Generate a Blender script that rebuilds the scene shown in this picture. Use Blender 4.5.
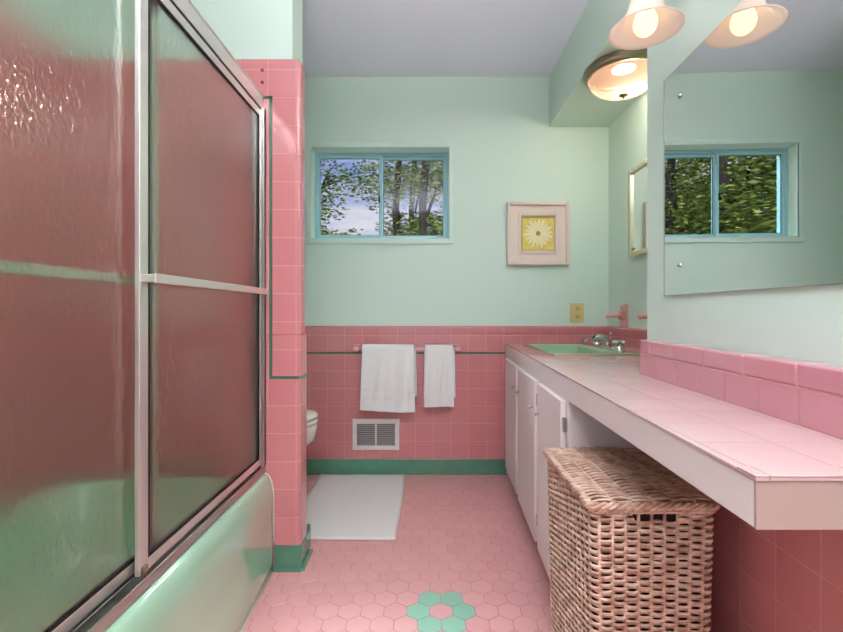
import bpy, bmesh, math, random
from mathutils import Vector, Matrix, noise as mnoise
random.seed(7)
for o in list(bpy.data.objects): bpy.data.objects.remove(o, do_unlink=True)
SC = bpy.context.scene
COL = SC.collection
PI = math.pi

# ------------------------------------------------------------------ camera
cd = bpy.data.cameras.new('camera'); cam = bpy.data.objects.new('camera', cd); COL.objects.link(cam)
cam.location = (0, 0, .982); cam.rotation_euler = (PI/2, 0, 0)
cd.sensor_fit = 'HORIZONTAL'; cd.sensor_width = 36; cd.lens = 452/843*36
cd.shift_x = -6.5/843; cd.shift_y = -5/843; cd.clip_start = .02
SC.camera = cam
SC.view_settings.view_transform = 'Standard'; SC.view_settings.look = 'None'
SC.view_settings.gamma = 1; SC.view_settings.use_curve_mapping = False
SC.view_settings.exposure = 0.75

# ------------------------------------------------------------------ world: sky with soft clouds
w = bpy.data.worlds.new('sky'); SC.world = w; w.use_nodes = True
nt = w.node_tree; nt.nodes.clear()
def N(nt, t, **k):
    n = nt.nodes.new(t)
    for a, b in k.items(): setattr(n, a, b)
    return n
out = N(nt, 'ShaderNodeOutputWorld'); bg = N(nt, 'ShaderNodeBackground'); bg.inputs[1].default_value = .62
tc = N(nt, 'ShaderNodeTexCoord'); mp = N(nt, 'ShaderNodeMapping'); mp.inputs[3].default_value = (2.2, 2.2, 9)
nz = N(nt, 'ShaderNodeTexNoise'); nz.inputs['Scale'].default_value = 1.6; nz.inputs['Detail'].default_value = 5
cr = N(nt, 'ShaderNodeValToRGB'); cr.color_ramp.elements[0].position = .38; cr.color_ramp.elements[1].position = .62
cr.color_ramp.elements[0].color = (.27, .36, .68, 1); cr.color_ramp.elements[1].color = (.80, .76, .84, 1)
L = nt.links.new
L(tc.outputs['Generated'], mp.inputs[0]); L(mp.outputs[0], nz.inputs['Vector']); L(nz.outputs['Fac'], cr.inputs[0])
L(cr.outputs[0], bg.inputs[0]); L(bg.outputs[0], out.inputs[0])

def light(name, kind, loc, energy, color=(1,1,1), rot=(0,0,0), size=.1, size_y=None, soft=.05):
    l = bpy.data.lights.new(name, kind); l.energy = energy; l.color = color
    if kind == 'AREA':
        l.size = size
        if size_y: l.shape = 'RECTANGLE'; l.size_y = size_y
    elif kind == 'SUN': l.angle = soft
    else: l.shadow_soft_size = soft
    o = bpy.data.objects.new(name, l); COL.objects.link(o); o.location = loc; o.rotation_euler = rot
    return o
# sun over the garden (never enters the room: it comes from behind the house)
light('sun', 'SUN', (0, -5, 12), 2.2, (1, .95, .85), (math.radians(42), 0, math.radians(-20)), soft=.03)
# added fill light standing in the unseen doorway behind the camera
light('doorway_fill', 'AREA', (-.05, -1.13, 1.15), 2.6, (1, .985, .97), (PI/2, 0, 0), 1.0, 2.0)
# invented fill light behind the camera, turned up to bounce off the ceiling
light('ceiling_bounce_fill', 'AREA', (.0, -.45, 1.5), 39, (1, .99, .985), (math.radians(155), 0, 0), .45, .45).data.spread = math.radians(105)
# added fill light outside, out of view, shining in through the window
light('window_fill', 'AREA', (-.3, 4.5, 3.9), 330, (.90, .96, 1), (math.radians(-50), 0, 0), 1.8, 1.6)

# ------------------------------------------------------------------ materials
def srgb(r, g, b):
    f = lambda c: (c/255/12.92) if c/255 <= .04045 else ((c/255+.055)/1.055)**2.4
    return (f(r), f(g), f(b), 1)
def P(name, col, rough=.5, metal=0, coat=0, spec=.5, **kw):
    m = bpy.data.materials.new(name); m.use_nodes = True
    b = m.node_tree.nodes['Principled BSDF']
    b.inputs['Base Color'].default_value = col; b.inputs['Roughness'].default_value = rough
    b.inputs['Metallic'].default_value = metal; b.inputs['Coat Weight'].default_value = coat
    b.inputs['Specular IOR Level'].default_value = spec
    for k, v in kw.items(): b.inputs[k.replace('_', ' ')].default_value = v
    return m
def noisy(m, scale, bump=.2, dist=.002, colvar=0, stretch=(1,1,1), detail=3):
    nt = m.node_tree; b = nt.nodes['Principled BSDF']; L = nt.links.new
    tc = N(nt, 'ShaderNodeTexCoord'); mp = N(nt, 'ShaderNodeMapping'); mp.inputs[3].default_value = stretch
    nz = N(nt, 'ShaderNodeTexNoise'); nz.inputs['Scale'].default_value = scale; nz.inputs['Detail'].default_value = detail
    L(tc.outputs['Object'], mp.inputs[0]); L(mp.outputs[0], nz.inputs['Vector'])
    if bump:
        bp = N(nt, 'ShaderNodeBump'); bp.inputs['Strength'].default_value = bump; bp.inputs['Distance'].default_value = dist
        L(nz.outputs['Fac'], bp.inputs['Height']); L(bp.outputs[0], b.inputs['Normal'])
    if colvar:
        mr = N(nt, 'ShaderNodeMapRange'); mr.inputs[1].default_value = .3; mr.inputs[2].default_value = .7
        mr.inputs[3].default_value = 1-colvar; mr.inputs[4].default_value = 1+colvar
        mx = N(nt, 'ShaderNodeVectorMath', operation='SCALE')
        mx.inputs[0].default_value = b.inputs['Base Color'].default_value[:3]
        L(nz.outputs['Fac'], mr.inputs[0]); L(mr.outputs[0], mx.inputs['Scale']); L(mx.outputs[0], b.inputs['Base Color'])
    return m
def tile_mat(name, c1, c2, grout, size=.106, off=(0,0,0), rough=.13, rot=0, mortar=.0018, width=None, bump=.5):
    """square ceramic tiles laid in straight courses on whatever face they clad"""
    m = P(name, c1, rough, coat=.3); nt = m.node_tree; b = nt.nodes['Principled BSDF']; L = nt.links.new
    tc = N(nt, 'ShaderNodeTexCoord'); mp = N(nt, 'ShaderNodeMapping')
    mp.inputs[1].default_value = [-v for v in off]; mp.inputs[2].default_value = (0, 0, rot)
    L(tc.outputs['Object'], mp.inputs[0])
    sp = N(nt, 'ShaderNodeSeparateXYZ'); L(mp.outputs[0], sp.inputs[0])
    ge = N(nt, 'ShaderNodeNewGeometry'); sn = N(nt, 'ShaderNodeSeparateXYZ'); L(ge.outputs['True Normal'], sn.inputs[0])
    def ab(o):
        a = N(nt, 'ShaderNodeMath', operation='ABSOLUTE'); L(o, a.inputs[0])
        g = N(nt, 'ShaderNodeMath', operation='GREATER_THAN'); L(a.outputs[0], g.inputs[0]); g.inputs[1].default_value = .72
        return g.outputs[0]
    ax, az = ab(sn.outputs[0]), ab(sn.outputs[2])
    def mix(f, a, c):
        x = N(nt, 'ShaderNodeMix', data_type='FLOAT'); L(f, x.inputs[0]); L(a, x.inputs[2]); L(c, x.inputs[3]); return x.outputs[0]
    u = mix(ax, sp.outputs[0], sp.outputs[1]); v = mix(az, sp.outputs[2], sp.outputs[1])
    cb = N(nt, 'ShaderNodeCombineXYZ'); L(u, cb.inputs[0]); L(v, cb.inputs[1])
    br = N(nt, 'ShaderNodeTexBrick', offset=0.0, squash=1.0); L(cb.outputs[0], br.inputs['Vector'])
    br.inputs['Scale'].default_value = 1; br.inputs['Brick Width'].default_value = width or size
    br.inputs['Row Height'].default_value = size; br.inputs['Mortar Size'].default_value = mortar
    br.inputs['Mortar Smooth'].default_value = .6
    br.inputs['Color1'].default_value = c1; br.inputs['Color2'].default_value = c2; br.inputs['Mortar'].default_value = grout
    L(br.outputs['Color'], b.inputs['Base Color'])
    iv = N(nt, 'ShaderNodeMath', operation='SUBTRACT'); iv.inputs[0].default_value = 1; L(br.outputs['Fac'], iv.inputs[1])
    nz = N(nt, 'ShaderNodeTexNoise'); nz.inputs['Scale'].default_value = 14; nz.inputs['Detail'].default_value = 1
    L(tc.outputs['Object'], nz.inputs['Vector'])
    ad = N(nt, 'ShaderNodeMath', operation='MULTIPLY_ADD'); L(nz.outputs['Fac'], ad.inputs[0]); ad.inputs[1].default_value = .55; L(iv.outputs[0], ad.inputs[2])
    bp = N(nt, 'ShaderNodeBump'); bp.inputs['Strength'].default_value = bump; bp.inputs['Distance'].default_value = .002
    L(ad.outputs[0], bp.inputs['Height']); L(bp.outputs[0], b.inputs['Normal']); L(bp.outputs[0], b.inputs['Coat Normal'])
    return m

PINK, PINK2 = srgb(207, 132, 132), srgb(204, 128, 129)
M = {}
M['mint'] = noisy(P('mint_wall_paint', srgb(209, 230, 216), .55), 220, .08, .001)
M['ceil'] = noisy(P('ceiling_paint', srgb(236, 239, 253), .7), 200, .06, .001)
M['tile'] = tile_mat('pink_wall_tile', PINK, PINK2, srgb(219, 160, 154), .106, (.031, .047, .73-.106*4))
M['counter_tile'] = tile_mat('pale_pink_counter_tile', srgb(211, 178, 175), srgb(205, 171, 169), srgb(188, 158, 150), .108, (.40, .562, 0), .16, -.0, bump=.35)
M['pink'] = P('pink_glaze', srgb(226, 158, 154), .12, coat=.4)
M['splash'] = noisy(P('pink_glazed_splash_tile', srgb(204, 140, 150), .1, coat=.4), 14, .5, .002)
M['green'] = noisy(P('green_glazed_tile', srgb(86, 140, 114), .13, coat=.3), 18, .3, .001, .08)
M['liner'] = P('dark_green_liner_tile', srgb(74, 112, 92), .2)
M['grout'] = P('floor_grout', srgb(156, 100, 94), .8)
M['porc_green'] = P('mint_green_porcelain', srgb(160, 200, 170), .09, coat=1, spec=1.0)
M['sink_green'] = P('green_sink_enamel', srgb(146, 184, 148), .12, coat=.5)
M['white_porc'] = P('white_porcelain', srgb(232, 228, 220), .1, coat=.5)
M['caulk'] = P('caulk', srgb(214, 205, 192), .5)
M['chrome'] = P('polished_chrome', srgb(205, 203, 200), .14, 1)
M['bar'] = P('satin_bar_metal', srgb(232, 230, 222), .38, .85)
M['alu'] = P('brushed_aluminium', srgb(188, 184, 180), .28, 1)
M['gasket'] = P('black_gasket', srgb(14, 12, 12), .5)
M['blue_frame'] = P('teal_window_frame', srgb(156, 202, 208), .4)
M['casing'] = P('pale_mint_trim_paint', srgb(210, 232, 220), .45)
M['cabinet'] = noisy(P('off_white_cabinet_paint', srgb(228, 216, 213), .4), 60, .05, .001)
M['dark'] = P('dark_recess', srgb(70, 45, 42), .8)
M['wood'] = noisy(P('bare_brown_wood', srgb(150, 112, 96), .6), 20, .1, .001, .15, (1, 8, 1))
M['towel'] = noisy(P('white_terry_cloth', srgb(246, 245, 242), .95, spec=.1, Sheen_Weight=.3), 420, .9, .004)
M['mat'] = noisy(P('white_bath_mat_cotton', srgb(232, 226, 222), .95, spec=.1), 300, .8, .004)
M['vent'] = P('white_vent_enamel', srgb(226, 214, 210), .4)
M['vent_in'] = P('grey_vent_slats', srgb(140, 128, 128), .5)
M['black'] = P('black_void', srgb(10, 8, 8), .9)
M['ivory'] = P('ivory_yellow_plastic', srgb(214, 196, 134), .35)
M['frame_w'] = noisy(P('whitewashed_frame_wood', srgb(226, 208, 198), .5), 40, .1, .001, .04, (1, 1, 6))
M['mat_board'] = P('cream_mat_board', srgb(232, 216, 204), .8)
M['gold'] = P('gold_bevel', srgb(176, 150, 104), .4, .4)
M['art_yellow'] = noisy(P('yellow_art_paper', srgb(226, 208, 110), .7), 30, 0, 0, .12)
M['petal'] = P('cream_petal', srgb(240, 232, 190), .7)
M['bronze'] = P('antique_pewter_bronze', srgb(150, 138, 116), .3, .9)
M['iv_metal'] = P('pale_champagne_metal', srgb(214, 208, 176), .22, .6)
M['mirror'] = P('silvered_mirror', (.86, .88, .87, 1), .0, 1)
M['bark'] = noisy(P('tree_bark', srgb(50, 42, 38), .9), 9, .8, .05, .3, (1, 1, .2))
M['leaf_a'] = P('green_leaf', srgb(128, 146, 58), .5, Transmission_Weight=.0)
M['leaf_b'] = P('olive_leaf', srgb(160, 164, 84), .5)
M['leaf_c'] = P('dark_leaf', srgb(84, 106, 50), .5)
M['grass'] = noisy(P('lawn', srgb(92, 110, 52), .9), 6, .3, .02, .3)

def mix_shader(name, parts):
    """parts: list of (node type, settings dict) mixed with fixed factors"""
    m = bpy.data.materials.new(name); m.use_nodes = True; nt = m.node_tree; nt.nodes.clear()
    return m, nt
# clear window pane
m, nt = mix_shader('clear_window_glass', 0)
o_ = N(nt, 'ShaderNodeOutputMaterial'); tr = N(nt, 'ShaderNodeBsdfTransparent'); gl = N(nt, 'ShaderNodeBsdfGlossy'); gl.inputs['Roughness'].default_value = .02
tr.inputs[0].default_value = (.94, .96, .97, 1)
fr = N(nt, 'ShaderNodeFresnel'); fr.inputs[0].default_value = 1.25; ms = N(nt, 'ShaderNodeMixShader')
L = nt.links.new; L(fr.outputs[0], ms.inputs[0]); L(tr.outputs[0], ms.inputs[1]); L(gl.outputs[0], ms.inputs[2]); L(ms.outputs[0], o_.inputs[0])
M['pane'] = m
# hammered obscure shower glass
m, nt = mix_shader('hammered_obscure_glass', 0); L = nt.links.new
o_ = N(nt, 'ShaderNodeOutputMaterial')
tc = N(nt, 'ShaderNodeTexCoord'); mp = N(nt, 'ShaderNodeMapping'); mp.inputs[3].default_value = (1, 1, .6)
L(tc.outputs['Object'], mp.inputs[0])
nz = N(nt, 'ShaderNodeTexNoise'); nz.inputs['Scale'].default_value = 95; nz.inputs['Detail'].default_value = 1.2; nz.inputs['Distortion'].default_value = .4
L(mp.outputs[0], nz.inputs['Vector'])
bp = N(nt, 'ShaderNodeBump'); bp.inputs['Strength'].default_value = .8; bp.inputs['Distance'].default_value = .003; L(nz.outputs['Fac'], bp.inputs['Height'])
rf = N(nt, 'ShaderNodeBsdfRefraction'); rf.inputs['IOR'].default_value = 1.06; rf.inputs['Roughness'].default_value = .42
rf.inputs['Color'].default_value = (.89, .93, .87, 1); L(bp.outputs[0], rf.inputs['Normal'])
tr = N(nt, 'ShaderNodeBsdfTransparent'); tr.inputs[0].default_value = (.85, .89, .83, 1)
m1 = N(nt, 'ShaderNodeMixShader'); m1.inputs[0].default_value = .34; L(rf.outputs[0], m1.inputs[1]); L(tr.outputs[0], m1.inputs[2])
gl = N(nt, 'ShaderNodeBsdfGlossy'); gl.inputs['Roughness'].default_value = .06
b2_ = N(nt, 'ShaderNodeBump'); b2_.inputs['Strength'].default_value = .5; b2_.inputs['Distance'].default_value = .003
L(nz.outputs['Fac'], b2_.inputs['Height']); L(b2_.outputs[0], gl.inputs['Normal'])
fr = N(nt, 'ShaderNodeFresnel'); fr.inputs[0].default_value = 1.95; ms = N(nt, 'ShaderNodeMixShader')
ge = N(nt, 'ShaderNodeNewGeometry'); om = N(nt, 'ShaderNodeMath', operation='SUBTRACT'); om.inputs[0].default_value = 1; L(ge.outputs['Backfacing'], om.inputs[1])
mu = N(nt, 'ShaderNodeMath', operation='MULTIPLY'); L(om.outputs[0], mu.inputs[0]); L(fr.outputs[0], mu.inputs[1])
L(mu.outputs[0], ms.inputs[0]); L(m1.outputs[0], ms.inputs[1]); L(gl.outputs[0], ms.inputs[2]); L(ms.outputs[0], o_.inputs[0])
M['obscure'] = m
def glow_glass(name, col, em, strength, trans=.5):
    m = P(name, col, .25, coat=.3); b = m.node_tree.nodes['Principled BSDF']
    b.inputs['Emission Color'].default_value = em; b.inputs['Emission Strength'].default_value = strength
    nt = m.node_tree; tl = N(nt, 'ShaderNodeBsdfTranslucent'); tl.inputs[0].default_value = col
    ms = N(nt, 'ShaderNodeMixShader'); ms.inputs[0].default_value = trans
    nt.links.new(b.outputs[0], ms.inputs[1]); nt.links.new(tl.outputs[0], ms.inputs[2]); nt.links.new(ms.outputs[0], nt.nodes['Material Output'].inputs[0])
    return m
M['shade'] = glow_glass('frosted_bell_glass', srgb(232, 220, 210), srgb(255, 226, 204), .16, .45)
M['dome'] = glow_glass('alabaster_dome_glass', srgb(168, 136, 114), srgb(255, 214, 180), .05, .25)
nt = M['dome'].node_tree; oo = nt.nodes['Material Output']; src = oo.inputs[0].links[0].from_socket
tr = N(nt, 'ShaderNodeBsdfTransparent'); ms = N(nt, 'ShaderNodeMixShader'); ms.inputs[0].default_value = .4
nt.links.new(src, ms.inputs[1]); nt.links.new(tr.outputs[0], ms.inputs[2]); nt.links.new(ms.outputs[0], oo.inputs[0])
M['bulb'] = P('lit_bulb', srgb(255, 236, 200), .4, Emission_Color=srgb(255, 226, 184), Emission_Strength=.72)
M['wicker'] = None
def wicker():
    m = P('wicker_willow', srgb(206, 172, 150), .5); nt = m.node_tree; b = nt.nodes['Principled BSDF']; L = nt.links.new
    tc = N(nt, 'ShaderNodeTexCoord'); nz = N(nt, 'ShaderNodeTexNoise'); nz.inputs['Scale'].default_value = 38; nz.inputs['Detail'].default_value = 3
    L(tc.outputs['Object'], nz.inputs['Vector'])
    cr = N(nt, 'ShaderNodeValToRGB'); cr.color_ramp.elements[0].position = .32; cr.color_ramp.elements[1].position = .68
    cr.color_ramp.elements[0].color = srgb(176, 132, 110); cr.color_ramp.elements[1].color = srgb(226, 196, 174)
    L(nz.outputs['Fac'], cr.inputs[0]); L(cr.outputs[0], b.inputs['Base Color']); return m
M['wicker'] = wicker()
def floor_mat(name, a, c):
    m = P(name, a, .28, coat=.15); nt = m.node_tree; b = nt.nodes['Principled BSDF']; L = nt.links.new
    at = N(nt, 'ShaderNodeAttribute'); at.attribute_name = 'tone'
    x = N(nt, 'ShaderNodeMix', data_type='RGBA'); L(at.outputs['Fac'], x.inputs[0]); x.inputs[6].default_value = a; x.inputs[7].default_value = c
    L(x.outputs[2], b.inputs['Base Color']); return m
M['hex_pink'] = floor_mat('pink_hexagon_floor_tile', srgb(222, 164, 161), srgb(218, 157, 156))
M['hex_green'] = floor_mat('green_hexagon_floor_tile', srgb(140, 196, 168), srgb(136, 190, 164))

# ------------------------------------------------------------------ mesh helpers
def link(name, bm, mats, parent=None, smooth=False, bevel=0, seg=2, angle=.6, recalc=True):
    if recalc: bmesh.ops.recalc_face_normals(bm, faces=bm.faces)
    me = bpy.data.meshes.new(name); bm.to_mesh(me); bm.free()
    for mm in (mats if isinstance(mats, (list, tuple)) else [mats]): me.materials.append(mm)
    o = bpy.data.objects.new(name, me); COL.objects.link(o)
    if smooth:
        for p in me.polygons: p.use_smooth = True
    if bevel:
        b = o.modifiers.new('bevel', 'BEVEL'); b.width = bevel; b.segments = seg; b.limit_method = 'ANGLE'; b.angle_limit = angle
        for p in me.polygons: p.use_smooth = True
        wn = o.modifiers.new('wn', 'WEIGHTED_NORMAL'); wn.keep_sharp = False
    if parent: o.parent = parent; o.matrix_parent_inverse = parent.matrix_world.inverted() if False else Matrix.Translation(-parent.location)
    return o
def tag(o, label, cat, group=None, kind=None):
    o['label'] = label; o['category'] = cat
    if group: o['group'] = group
    if kind: o['kind'] = kind
    return o
def thing(name, loc, label, cat, group=None):
    o = bpy.data.objects.new(name, None); COL.objects.link(o); o.location = loc; o.empty_display_size = .05
    return tag(o, label, cat, group)
def struct(o): o['kind'] = 'structure'; return o
def B(): return bmesh.new()
def box(bm, x0, x1, y0, y1, z0, z1, mat=0):
    v = [bm.verts.new(p) for p in ((x0,y0,z0),(x1,y0,z0),(x1,y1,z0),(x0,y1,z0),(x0,y0,z1),(x1,y0,z1),(x1,y1,z1),(x0,y1,z1))]
    for q in ((0,3,2,1),(4,5,6,7),(0,1,5,4),(1,2,6,5),(2,3,7,6),(3,0,4,7)):
        f = bm.faces.new([v[i] for i in q]); f.material_index = mat
def prism(bm, pts, z0, z1, mat=0):
    """pts (x,y) outline, extruded in z; z0/z1 may be lists"""
    n = len(pts); a = z0 if isinstance(z0, (list, tuple)) else [z0]*n; c = z1 if isinstance(z1, (list, tuple)) else [z1]*n
    lo = [bm.verts.new((p[0], p[1], a[i])) for i, p in enumerate(pts)]; hi = [bm.verts.new((p[0], p[1], c[i])) for i, p in enumerate(pts)]
    fs = [bm.faces.new(lo[::-1]), bm.faces.new(hi)] + [bm.faces.new((lo[i], lo[(i+1)%n], hi[(i+1)%n], hi[i])) for i in range(n)]
    for f in fs: f.material_index = mat
def loft(bm, rings, cap0=True, cap1=True, mat=0):
    vs = [[bm.verts.new(p) for p in r] for r in rings]; n = len(vs[0])
    for a, b in zip(vs, vs[1:]):
        for i in range(n):
            f = bm.faces.new((a[i], a[(i+1)%n], b[(i+1)%n], b[i])); f.material_index = mat
    if cap0: bm.faces.new(vs[0][::-1]).material_index = mat
    if cap1: bm.faces.new(vs[-1]).material_index = mat
def lathe(bm, prof, c=(0,0,0), axis='Z', n=32, cap0=False, cap1=False, mat=0):
    rings = []
    for r, h in prof:
        ring = []
        for i in range(n):
            a = 2*PI*i/n; p = (r*math.cos(a), r*math.sin(a), h)
            if axis == 'X': p = (p[2], p[0], p[1])
            elif axis == 'Y': p = (p[0], p[2], p[1])
            ring.append((p[0]+c[0], p[1]+c[1], p[2]+c[2]))
        rings.append(ring)
    loft(bm, rings, cap0, cap1, mat)
def tube(bm, pts, r, n=8, caps=True, closed=False, rr=None, mat=0, flat=1.0):
    pts = [Vector(p) for p in pts]; m = len(pts); rings = []
    up = None
    for i, p in enumerate(pts):
        if closed: t = pts[(i+1)%m]-pts[i-1]
        else: t = pts[min(i+1, m-1)]-pts[max(i-1, 0)]
        t.normalize()
        if up is None: up = Vector((0,0,1)) if abs(t.z) < .9 else Vector((1,0,0))
        s = t.cross(up)
        if s.length < 1e-4: s = t.cross(Vector((0,1,0)))
        s.normalize(); u = s.cross(t).normalized()
        if abs(t.z) >= .9: up = u
        R = rr[i] if rr else r
        rings.append([p + s*(R*flat*math.cos(2*PI*k/n)) + u*(R*math.sin(2*PI*k/n)) for k in range(n)])
    if closed: rings.append(rings[0]); caps = False
    loft(bm, rings, caps, caps, mat)
    if closed: bmesh.ops.remove_doubles(bm, verts=bm.verts[-2*n*1:], dist=1e-6) if False else None
def rrect(x0, x1, y0, y1, r, z, k=6):
    pts = []
    for cx, cy, a0 in ((x1-r, y1-r, 0), (x0+r, y1-r, PI/2), (x0+r, y0+r, PI), (x1-r, y0+r, 1.5*PI)):
        for i in range(k+1):
            a = a0 + PI/2*i/k; pts.append((cx+r*math.cos(a), cy+r*math.sin(a), z))
    return pts
def sphere(bm, c, r, sz=(1,1,1), n=16):
    bmesh.ops.create_uvsphere(bm, u_segments=n, v_segments=n//2+2, radius=r, matrix=Matrix.Translation(c) @ Matrix.Diagonal((sz[0], sz[1], sz[2], 1)))
def baked_boolean(o, cutter):
    md = o.modifiers.new('cut', 'BOOLEAN'); md.object = cutter; md.solver = 'EXACT'; md.operation = 'DIFFERENCE'
    bpy.context.view_layer.update(); dg = bpy.context.evaluated_depsgraph_get()
    me = bpy.data.meshes.new_from_object(o.evaluated_get(dg)); o.modifiers.remove(md); o.data = me
    bpy.data.objects.remove(cutter, do_unlink=True)

# ------------------------------------------------------------------ room dimensions
D = 2.731                 # back wall
XL, XR = -1.36, 1.091     # left wall, wall beside the sink
ZC = 2.396                # ceiling
YF = -1.2                 # wall behind the camera
WY0, WY1, WX = 1.7325, 1.87, -.5195   # wing wall at the foot of the tub
wall_x = lambda y: .6695+.0265*y     # mirror wall
TZ = .89                  # top of the wainscot
WX0, WX1, WZ0, WZ1 = -.702, .127, 1.421, 1.966   # window opening

# back wall with the window opening, 16 cm thick
bm = B()
box(bm, XL-.1, WX0, D, D+.16, 0, ZC); box(bm, WX1, XR+.15, D, D+.16, 0, ZC)
box(bm, WX0, WX1, D, D+.16, 0, WZ0); box(bm, WX0, WX1, D, D+.16, WZ1, ZC)
bmesh.ops.remove_doubles(bm, verts=bm.verts, dist=1e-5)
struct(link('wall_back', bm, M['mint']))
bm = B(); box(bm, XL-.1, XL, YF-.1, D, 0, ZC); struct(link('wall_left', bm, M['mint']))
bm = B(); box(bm, XR, XR+.15, 1.44, D, 0, ZC); struct(link('wall_sink_side', bm, M['mint']))
bm = B(); prism(bm, [(wall_x(YF), YF), (XR+.15, YF), (XR+.15, 1.46), (wall_x(1.46), 1.46)], 0, ZC); struct(link('wall_right', bm, M['mint']))
bm = B(); box(bm, XL, WX, WY0, WY1, 0, ZC); struct(link('wall_wing', bm, M['mint']))
bm = B(); box(bm, XL-.1, -.55, YF-.1, YF, 0, ZC); box(bm, .45, XR+.15, YF-.1, YF, 0, ZC); box(bm, -.55, .45, YF-.1, YF, 2.05, ZC)
struct(link('wall_front', bm, M['mint']))
bm = B(); box(bm, XL-.1, XR+.15, YF-.1, D+.16, ZC, ZC+.12); struct(link('ceiling', bm, M['ceil']))
bm = B(); box(bm, .733, XR, 1.44, D, 2.094, ZC); struct(link('ceiling_soffit', bm, M['mint']))

# floor: hexagon tiles laid in grout, with a green ring of six
HW = .0748; HR = HW/math.sqrt(3); FX, FY = .0425, 1.4795
bm = B(); box(bm, XL-.1, XR+.15, YF-.1, D, -.06, -.0012, 2)
tone = bm.faces.layers.float.new('tone'); lay = {}
for f in bm.faces: f[tone] = 0
rowp = HW*math.sqrt(3)/2
for j in range(-42, 21):
    for i in range(-22, 18):
        cx = FX+HW*(i+(j%2)*.5); cy = FY+rowp*j
        if not (-1.40 < cx < 1.12 and YF < cy < D+.02) or (cx < -.66 and cy < 1.6) or (cx > .74 and cy < 1.4): continue
        ring = (j == 0 and i in (-1, 1)) or (abs(j) == 1 and i in (-1, 0))
        g = .0006; tv = random.random(); mi = 1 if ring else 0
        if cx-HW/2 < XL or cx+HW/2 > XR+.1 or cy+HR > D+.06: pass
        o_ = [bm.verts.new((cx+(HR-g)*math.cos(PI/6+PI/3*k), min(cy+(HR-g)*math.sin(PI/6+PI/3*k), D), -.0011)) for k in range(6)]
        t_ = [bm.verts.new((cx+(HR-g-.0010)*math.cos(PI/6+PI/3*k), min(cy+(HR-g-.0010)*math.sin(PI/6+PI/3*k), D), 0)) for k in range(6)]
        fs = [bm.faces.new(t_)] + [bm.faces.new((o_[k], o_[(k+1)%6], t_[(k+1)%6], t_[k])) for k in range(6)]
        for f in fs: f.material_index = mi; f[tone] = tv
fl = link('floor', bm, [M['hex_pink'], M['hex_green'], M['grout']]); struct(fl)

# ------------------------------------------------------------------ wainscot, liner and base tiles (fixed tile work)
def cap_profile_y(bm, x0, x1, yf, zt, h, d, yb):
    """rounded cap running along x on the back wall"""
    pr = [(yb, zt-h), (yf, zt-h)] + [(yf+d*(1-math.cos(a)), zt-d+d*math.sin(a)) for a in [PI/2*k/5 for k in range(6)]] + [(yb, zt)]
    loft(bm, [[(x, y, z) for y, z in pr] for x in (x0, x1)])
LX = -.4855   # lower tile face of the wing wall end
bm = B()
box(bm, XL, XR-.02, D-.02, D, .094, .852)
cap_profile_y(bm, XL, XR-.02, D-.026, .892, .04, .012, D)
struct(link('wall_back_wainscot', bm, M['tile']))
bm = B(); box(bm, XL, XR-.02, D-.0225, D-.02, .725, .736); struct(link('trim_1', bm, M['liner']))
bm = B(); box(bm, XL+.01, .47, D-.024, D, 0, .094); struct(link('baseboard_back', bm, M['green'], bevel=.004))
# beside the sink: wainscot on the right-hand wall above the counter
bm = B(); box(bm, XR-.02, XR, 1.46, D, .10, .852)
pr = [(XR, .852), (XR-.026, .852)] + [(XR-.026+.012*(1-math.cos(a)), .88+.012*math.sin(a)) for a in [PI/2*k/5 for k in range(6)]] + [(XR, .892)]
loft(bm, [[(x, y, z) for x, z in pr] for y in (1.46, D-.02)])
struct(link('wall_sink_side_wainscot', bm, M['tile']))
# under the counter: tiled mirror wall, with the little base
bm = B(); prism(bm, [(wall_x(YF+.02)-.004, YF+.02), (wall_x(YF+.02), YF+.02), (wall_x(1.44), 1.44), (wall_x(1.44)-.004, 1.44)], 0, .70)
struct(link('wall_right_wainscot', bm, M['tile']))
# wing wall tile: the shower end wall and the wrapped end, rounded at the corner
def wing_outline(xe, ye, r=.014, back=False):
    pts = [(XL, WY0), (XL, WY0-.022)]
    pts += [(xe-r+r*math.sin(a), WY0-.022+r-r*math.cos(a)) for a in [PI/2*k/6 for k in range(7)]]
    pts += [(xe, ye), (WX, ye), (WX, WY0)]
    return pts
bm = B()
prism(bm, wing_outline(LX+.003, 1.80), .094, .892)
rings = []
for z, s in ((.892, 0), (1.918, 0), (1.930, .004), (1.938, .010), (1.941, .018)):
    o_ = wing_outline(LX+.005-s, WY0+.035)
    rings.append([(x, max(y, WY0-.022+s*.6) if y < WY0 else y, z) for x, y in o_])
loft(bm, rings)
wt = link('wall_wing_tile', bm, M['tile']); struct(wt)
wt.modifiers.new('b', 'BEVEL').width = .004
bm = B(); prism(bm, wing_outline(LX+.006, 1.835, .016), 0, .094)
box(bm, XL, WX+.03, WY1, WY1+.02, 0, .094)
struct(link('baseboard_wing', bm, M['green'], bevel=.004))
bm = B(); prism(bm, [(-.585, 1.70), (-.585, WY0-.034), (LX+.006, WY0-.034), (LX+.018, WY0-.022), (LX+.016, 1.845), (LX+.004, 1.845), (LX+.004, 1.70)], 0, .012)
struct(link('trim_2', bm, M['green'], bevel=.003))
yf = WY0-.0225
bm = B()
box(bm, -.60, -.589, yf-.001, yf+.002, .736, 1.795)       # upright liner
box(bm, -.622, -.589, yf-.001, yf+.002, 1.785, 1.795)
prism(bm, [(-.60, WY0-.02), (-.60, yf-.001), (LX-.010, yf-.001), (LX-.001, yf+.004), (LX+.0045, yf+.014), (LX+.0045, 1.80), (LX-.004, 1.80), (LX-.004, WY0-.01)], .725, .736)
struct(link('trim_3', bm, M['liner']))
bm = B()
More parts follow.
